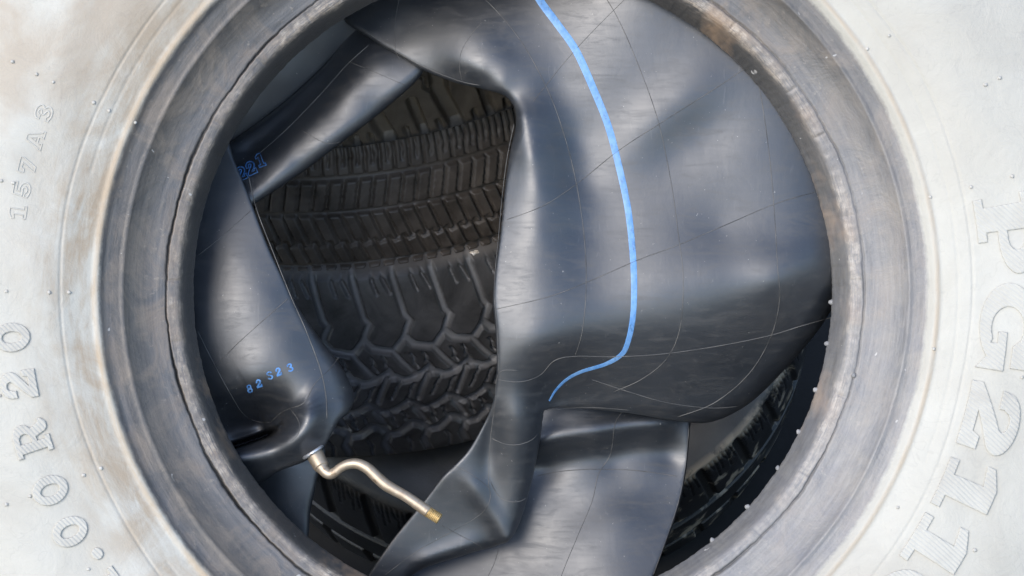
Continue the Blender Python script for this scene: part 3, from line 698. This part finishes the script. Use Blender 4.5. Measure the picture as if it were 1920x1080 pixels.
# valve stem: bent brass pipe with collar, neck and threaded end
vp = spline([(588, 849, 80, 15.5), (593, 857, 79, 15), (599, 868, 77, 14.2), (603, 875, 75, 13.8), (606, 880, 72, 10.5), (612, 886, 69, 10), (620, 889, 66, 9), (630, 884, 62, 8.4), (640, 876, 58, 8.2), (655, 870, 53, 8.6), (672, 870, 49, 9.2), (690, 879, 46, 9.8), (706, 894, 43, 10.2), (722, 908, 40, 10.2), (740, 919, 38, 9.8), (760, 930, 36, 9.4), (782, 945, 34, 9.8), (803, 960, 32, 10.2)], 6)
X = pic(vp[:, 0], vp[:, 1], vp[:, 2]); Vv, Fv = sweep(X, vp[:, 3]*K*1.1, 20)
valve = mesh('valve_stem', Vv, Fv, M_BRASS, tube)
tt = np.linspace(0, 1, 61); C = np.stack([800+25*tt, 958+15.5*tt, 32.3-2*tt], 1)
rad = (10.4 + .75*np.sin(tt*2*np.pi*9))*K; rad[-1] = 7.5*K; rad[-2] = 8.6*K
Vt, Ft = sweep(pic(C[:, 0], C[:, 1], C[:, 2]), rad, 20)
o = mesh('threaded_end', Vt, Ft, M_THREAD, valve, base=tb)
wc = pic(np.array([585.3, 586.2, 588, 588.8]), np.array([845.2, 846.6, 849.4, 850.6]), np.array([80., 80, 80, 80]))
Vw, Fw = sweep(wc, np.array([20, 23, 23, 20])*K, 28)
mesh('base_washer', Vw, Fw, M_WASH, valve, base=tb)

# ------------------------------------------------------------------ tyres stacked behind
def groove_field(s, t, L, hw, grooves):
    """s: metres round, t: -1..1 across; grooves: (polyline[(p,t)], width m, depth) in a cell of length L"""
    h = np.zeros_like(s); sp = (s/L) % 1.0
    for poly, wd, dp in grooves:
        q = np.array([(p*L, tt*hw) for p, tt in poly])
        d = np.full(s.shape, 9.)
        for k in (-2, -1, 0, 1, 2):
            dd, _, _ = seg_dist(sp*L+k*L, t*hw, q); d = np.minimum(d, dd)
        h = np.maximum(h, dp*(1-smooth01((d-wd*.5)/(wd*.35+.0006))))
    return h
def flipg(gs, c): return [([(c-p, -t) for p, t in poly], w_, d_) for poly, w_, d_ in gs]

AT = [([(.12, -1.25), (.125, -1.0), (.25, -.78), (.35, -.60), (.46, -.54), (.36, -.46), (.30, -.38), (0, -.24)], .0055, 1),
      ([(.30, -.38), (.5, -.29), (.85, -.25), (1.0, -.24)], .0065, 1),
      ([(0, -.22), (.2, -.10), (.52, .06)], .0048, .9),
      ([(0, .05), (.2, .10), (.5, .08), (.85, -.01), (.93, .06), (1.0, .05)], .0060, 1),
      ([(.52, .33), (.62, .22), (.78, .08)], .0045, .9),
      ([(0, .43), (.28, .36), (.52, .42), (.60, .47), (1.0, .43)], .0060, 1),
      ([(.42, .45), (.58, .54), (.72, .66)], .0045, .9),
      ([(0, .73), (.33, .62), (.55, .66), (.72, .74), (1.0, .73)], .0068, 1),
      ([(.72, .74), (.62, .86), (.75, 1.0), (.78, 1.3)], .0062, 1),
      ([(.85, -1.2), (.86, -1.0), (1.02, -.86)], .0018, .6), ([(.55, -1.2), (.6, -.98), (.7, -.86)], .0018, .6), ([(.2, .8), (.3, .88), (.25, 1.2)], .0018, .7),
      ([(.42, -.19), (.50, -.13), (.47, -.08), (.57, -.03)], .0015, 1), ([(.72, -.19), (.80, -.13), (.77, -.08), (.88, -.05)], .0015, 1),
      ([(.86, .30), (.96, .24), (1.0, .18), (1.1, .13)], .0015, 1), ([(.22, .32), (.32, .27), (.36, .2), (.46, .15)], .0015, 1),
      ([(.80, .48), (.90, .53), (.86, .58), (.96, .64)], .0015, 1), ([(.1, .48), (.2, .52), (.17, .56), (.26, .6)], .0015, 1)]
HW = [([(-.1, -.56), (1.1, -.56)], .0040, 1), ([(-.1, -.17), (1.1, -.17)], .0034, 1), ([(-.1, .19), (.2, .16), (.3, .23), (1.1, .19)], .0014, .7), ([(-.1, .47), (1.1, .47)], .0034, 1), ([(-.1, .75), (1.1, .75)], .0042, 1),
      ([(.55, -.56), (.05, -.17)], .0016, .9), ([(.0, -.17), (.75, .18)], .0016, .9), ([(.1, .2), (.75, .47)], .0016, .9), ([(.6, .47), (.0, .75)], .0018, .9), ([(.3, .75), (.25, 1.2)], .0022, 1),
      ([(.05, -1.25), (.0, -.95), (.08, -.8), (.02, -.72), (.02, -.56)], .0013, .9), ([(.55, -1.25), (.5, -.95), (.58, -.8), (.5, -.7)], .0008, .6)]
MT_half = [([(.1, -1.4), (.12, -1.0), (.25, -.7), (.2, -.45), (.05, -.3)], .010, 1), ([(.58, -1.4), (.6, -1.0), (.66, -.72)], .006, 1), ([(.05, -.3), (.5, -.22), (.62, -.4), (1.05, -.3)], .0075, 1), ([(.5, -.22), (.42, .0), (.6, .22)], .007, 1),
           ([(.35, -1.3), (.36, -.95)], .0025, .8), ([(.82, -1.3), (.84, -.95)], .0025, .8), ([(.34, -.68), (.44, -.62), (.42, -.54), (.52, -.48)], .0013, .7), ([(.78, -.62), (.88, -.56), (.86, -.5), (.94, -.44)], .0013, .7), ([(.1, -.12), (.2, -.06), (.16, .0), (.28, .06)], .0013, .7)]
MT = MT_half + flipg(MT_half, .6)
ST = [([(.0, -.93), (.10, -.7), (.34, -.12)], .0068, 1), ([(-.1, -.10), (1.1, -.10)], .006, 1), ([(-.1, .4), (1.1, .4)], .006, 1), ([(.0, .45), (.3, 1.1)], .006, 1)] + \
     [([(k/9+.02, -.97), (k/9+.05, -.9), (k/9+.12+.02*(k % 2), -.60-.10*(k % 3))], .0006, .35) for k in range(1, 9)]

def make_tyre(name, label, M_px, R_, w_, pitch, roll, grooves, npitch, gdepth, m, rim=.62, arc_=75, sq=.9, spin=0.0):
    """tyre whose tread centre nearest the camera sits at picture point M_px (x, y, depth); top sidewall looks up"""
    hw = w_/2; rot = Matrix.Rotation(roll, 3, 'Y') @ Matrix.Rotation(pitch, 3, 'X')      # leaning frame: axis Z -> towards camera and up
    n = rot @ Vector((0, -1, 0)); Mm = Vector(pic(M_px[0], M_px[1], M_px[2])[()].tolist()); C = Mm - n*R_
    # cross-section as (radius, height, t): from the upper bead round to the lower bead
    sec = [(R_*rim, hw*.55, -9), (R_*(rim+.02), hw*.80, -9), (R_*(rim+.08), hw*.98, -9), (R_*(rim+.17), hw*1.08, -9), (R_*.86, hw*1.08, -9), (R_*.91, hw*1.04, -9), (R_*.945, hw*.985, -9), (R_*.965, hw*.94, -1.25)]
    nt_ = int(w_/.0011)
    for t in np.linspace(-1, 1, nt_):
        crown = .028*R_*t*t + .012*R_*max(0, abs(t)-.8)**2*25*.35
        sec.append((R_-crown, -hw*.92*t, t))
    sec += [(r, -h, -t if t > -5 else 9) for r, h, t in sec[7::-1]]
    sec += [(R_*(rim+.03), -hw*.5, 9), (R_*.80, -hw*.75, 9), (R_*.9, -hw*.6, 9), (R_*.93, 0, 9), (R_*.9, hw*.6, -9), (R_*.80, hw*.75, -9), (R_*(rim+.03), hw*.5, -9)]
    sec = np.array(sec); d_ang = np.radians(arc_)
    step = .0013/R_
    dense = np.arange(-d_ang, d_ang, step); coarse = np.linspace(d_ang, 2*np.pi-d_ang, 60)
    ang = np.r_[dense, coarse[:-1]] ; na = len(ang); ns = len(sec)
    L = 2*np.pi*R_/npitch
    a2, _ = np.meshgrid(ang, sec[:, 0]); t2 = np.repeat(sec[:, 2][:, None], na, 1)
    inner = np.abs(t2) > 5
    h = np.zeros_like(a2); tread = ~inner
    h[tread] = groove_field((a2[tread]+spin)*R_, t2[tread], L, hw*.92, grooves)
    # fade grooves where the mesh is coarse
    h *= (np.abs(np.where(a2 > np.pi, a2-2*np.pi, a2)) < d_ang*1.001)
    sh = np.clip((np.abs(t2)-.88)/.08, 0, 1)*(np.abs(t2) < 5)*(t2 < 0)
    rr = np.repeat(sec[:, 0][:, None], na, 1) - gdepth*h
    hh = np.repeat(sec[:, 1][:, None], na, 1)
    # a few raised rings on the sidewall
    V = np.stack([rr*np.sin(a2), -rr*np.cos(a2), hh], -1).reshape(-1, 3)
    Rm = np.array(rot); V = V @ Rm.T + np.array(C)
    idx = np.arange(ns*na).reshape(ns, na); nx = np.roll(idx, -1, 1); nr = np.roll(idx, -1, 0); nnr = np.roll(nx, -1, 0)
    F = np.stack([idx, nr, nnr, nx], -1).reshape(-1, 4)
    o = thing(name, C[:], label, 'tyre', 'used tyres stacked behind the pale tyre')
    mesh('tyre_body', V, F, m, o, attr={'groove': h.reshape(-1), 'shoulder': sh.reshape(-1), 'ontread': tread.astype(float).reshape(-1)})
    return o
T_HW = tread_mat('worn_highway_tread', (.085, .069, .055), (.12, .10, .075), amount=.2)
T_AT = tread_mat('block_tread', (.064, .061, .059), (.29, .285, .28), amount=.9, side0=(.11, .10, .09))
T_MT = tread_mat('mud_tread', (.085, .069, .051), (.20, .165, .12), amount=.4)
T_ST = tread_mat('muddy_tread', (.013, .014, .016), (.02, .02, .02), dirt=.7, amount=.6, tan=(.46, .39, .30), side0=(.055, .054, .053))
make_tyre('used_tyre', 'dark tyre with chunky torn lugs, topmost of the stack behind the tube', (745, 44, 425), .30, .235, PITCH*.95, R(-13), MT, 30, .013, T_MT)
make_tyre('used_tyre', 'dark tyre with fine slanted sipes, lying between the chunky and the block tread tyres', (640, 428, 730), .315, .185, PITCH, R(-4), HW, 150, .006, T_HW)
make_tyre('used_tyre', 'dark tyre with large grey zigzag block tread, under the finely siped tyre', (665, 706, 880), .33, .205, PITCH, R(-3), [(p, w_*.72, d_) for p, w_, d_ in AT], 56, .0055, T_AT, rim=.6)
make_tyre('used_tyre', 'bottom tyre with tan mud on its grooved shoulder, tilted low in the dark', (960, 1076, 1250), .296, .19, R(63), R(0), ST, 38, .005, T_ST, rim=.55, arc_=100)

# scrap caught between two tyres
sv = thing('paper_scrap', pic(890, 474, 640), 'tiny crumpled white and tan scrap lying between two stacked tyre treads', 'litter')
bm = bmesh.new(); bmesh.ops.create_icosphere(bm, subdivisions=2, radius=1)
Vc = np.array([v.co[:] for v in bm.verts]); Fc = [[v.index for v in f.verts] for f in bm.faces]; bm.free()
Vc = Vc*(1+.35*rng.standard_normal((len(Vc), 1)))*np.array([9, 6, 4.5])*K + pic(890, 474, 640)
mesh('crumple', Vc, Fc, dust_mat('scrap_paper', (.35, .25, .14), (.75, .75, .72)), sv, smooth=False)
for o in bpy.data.objects:
    if '_b' in o: del o['_b']
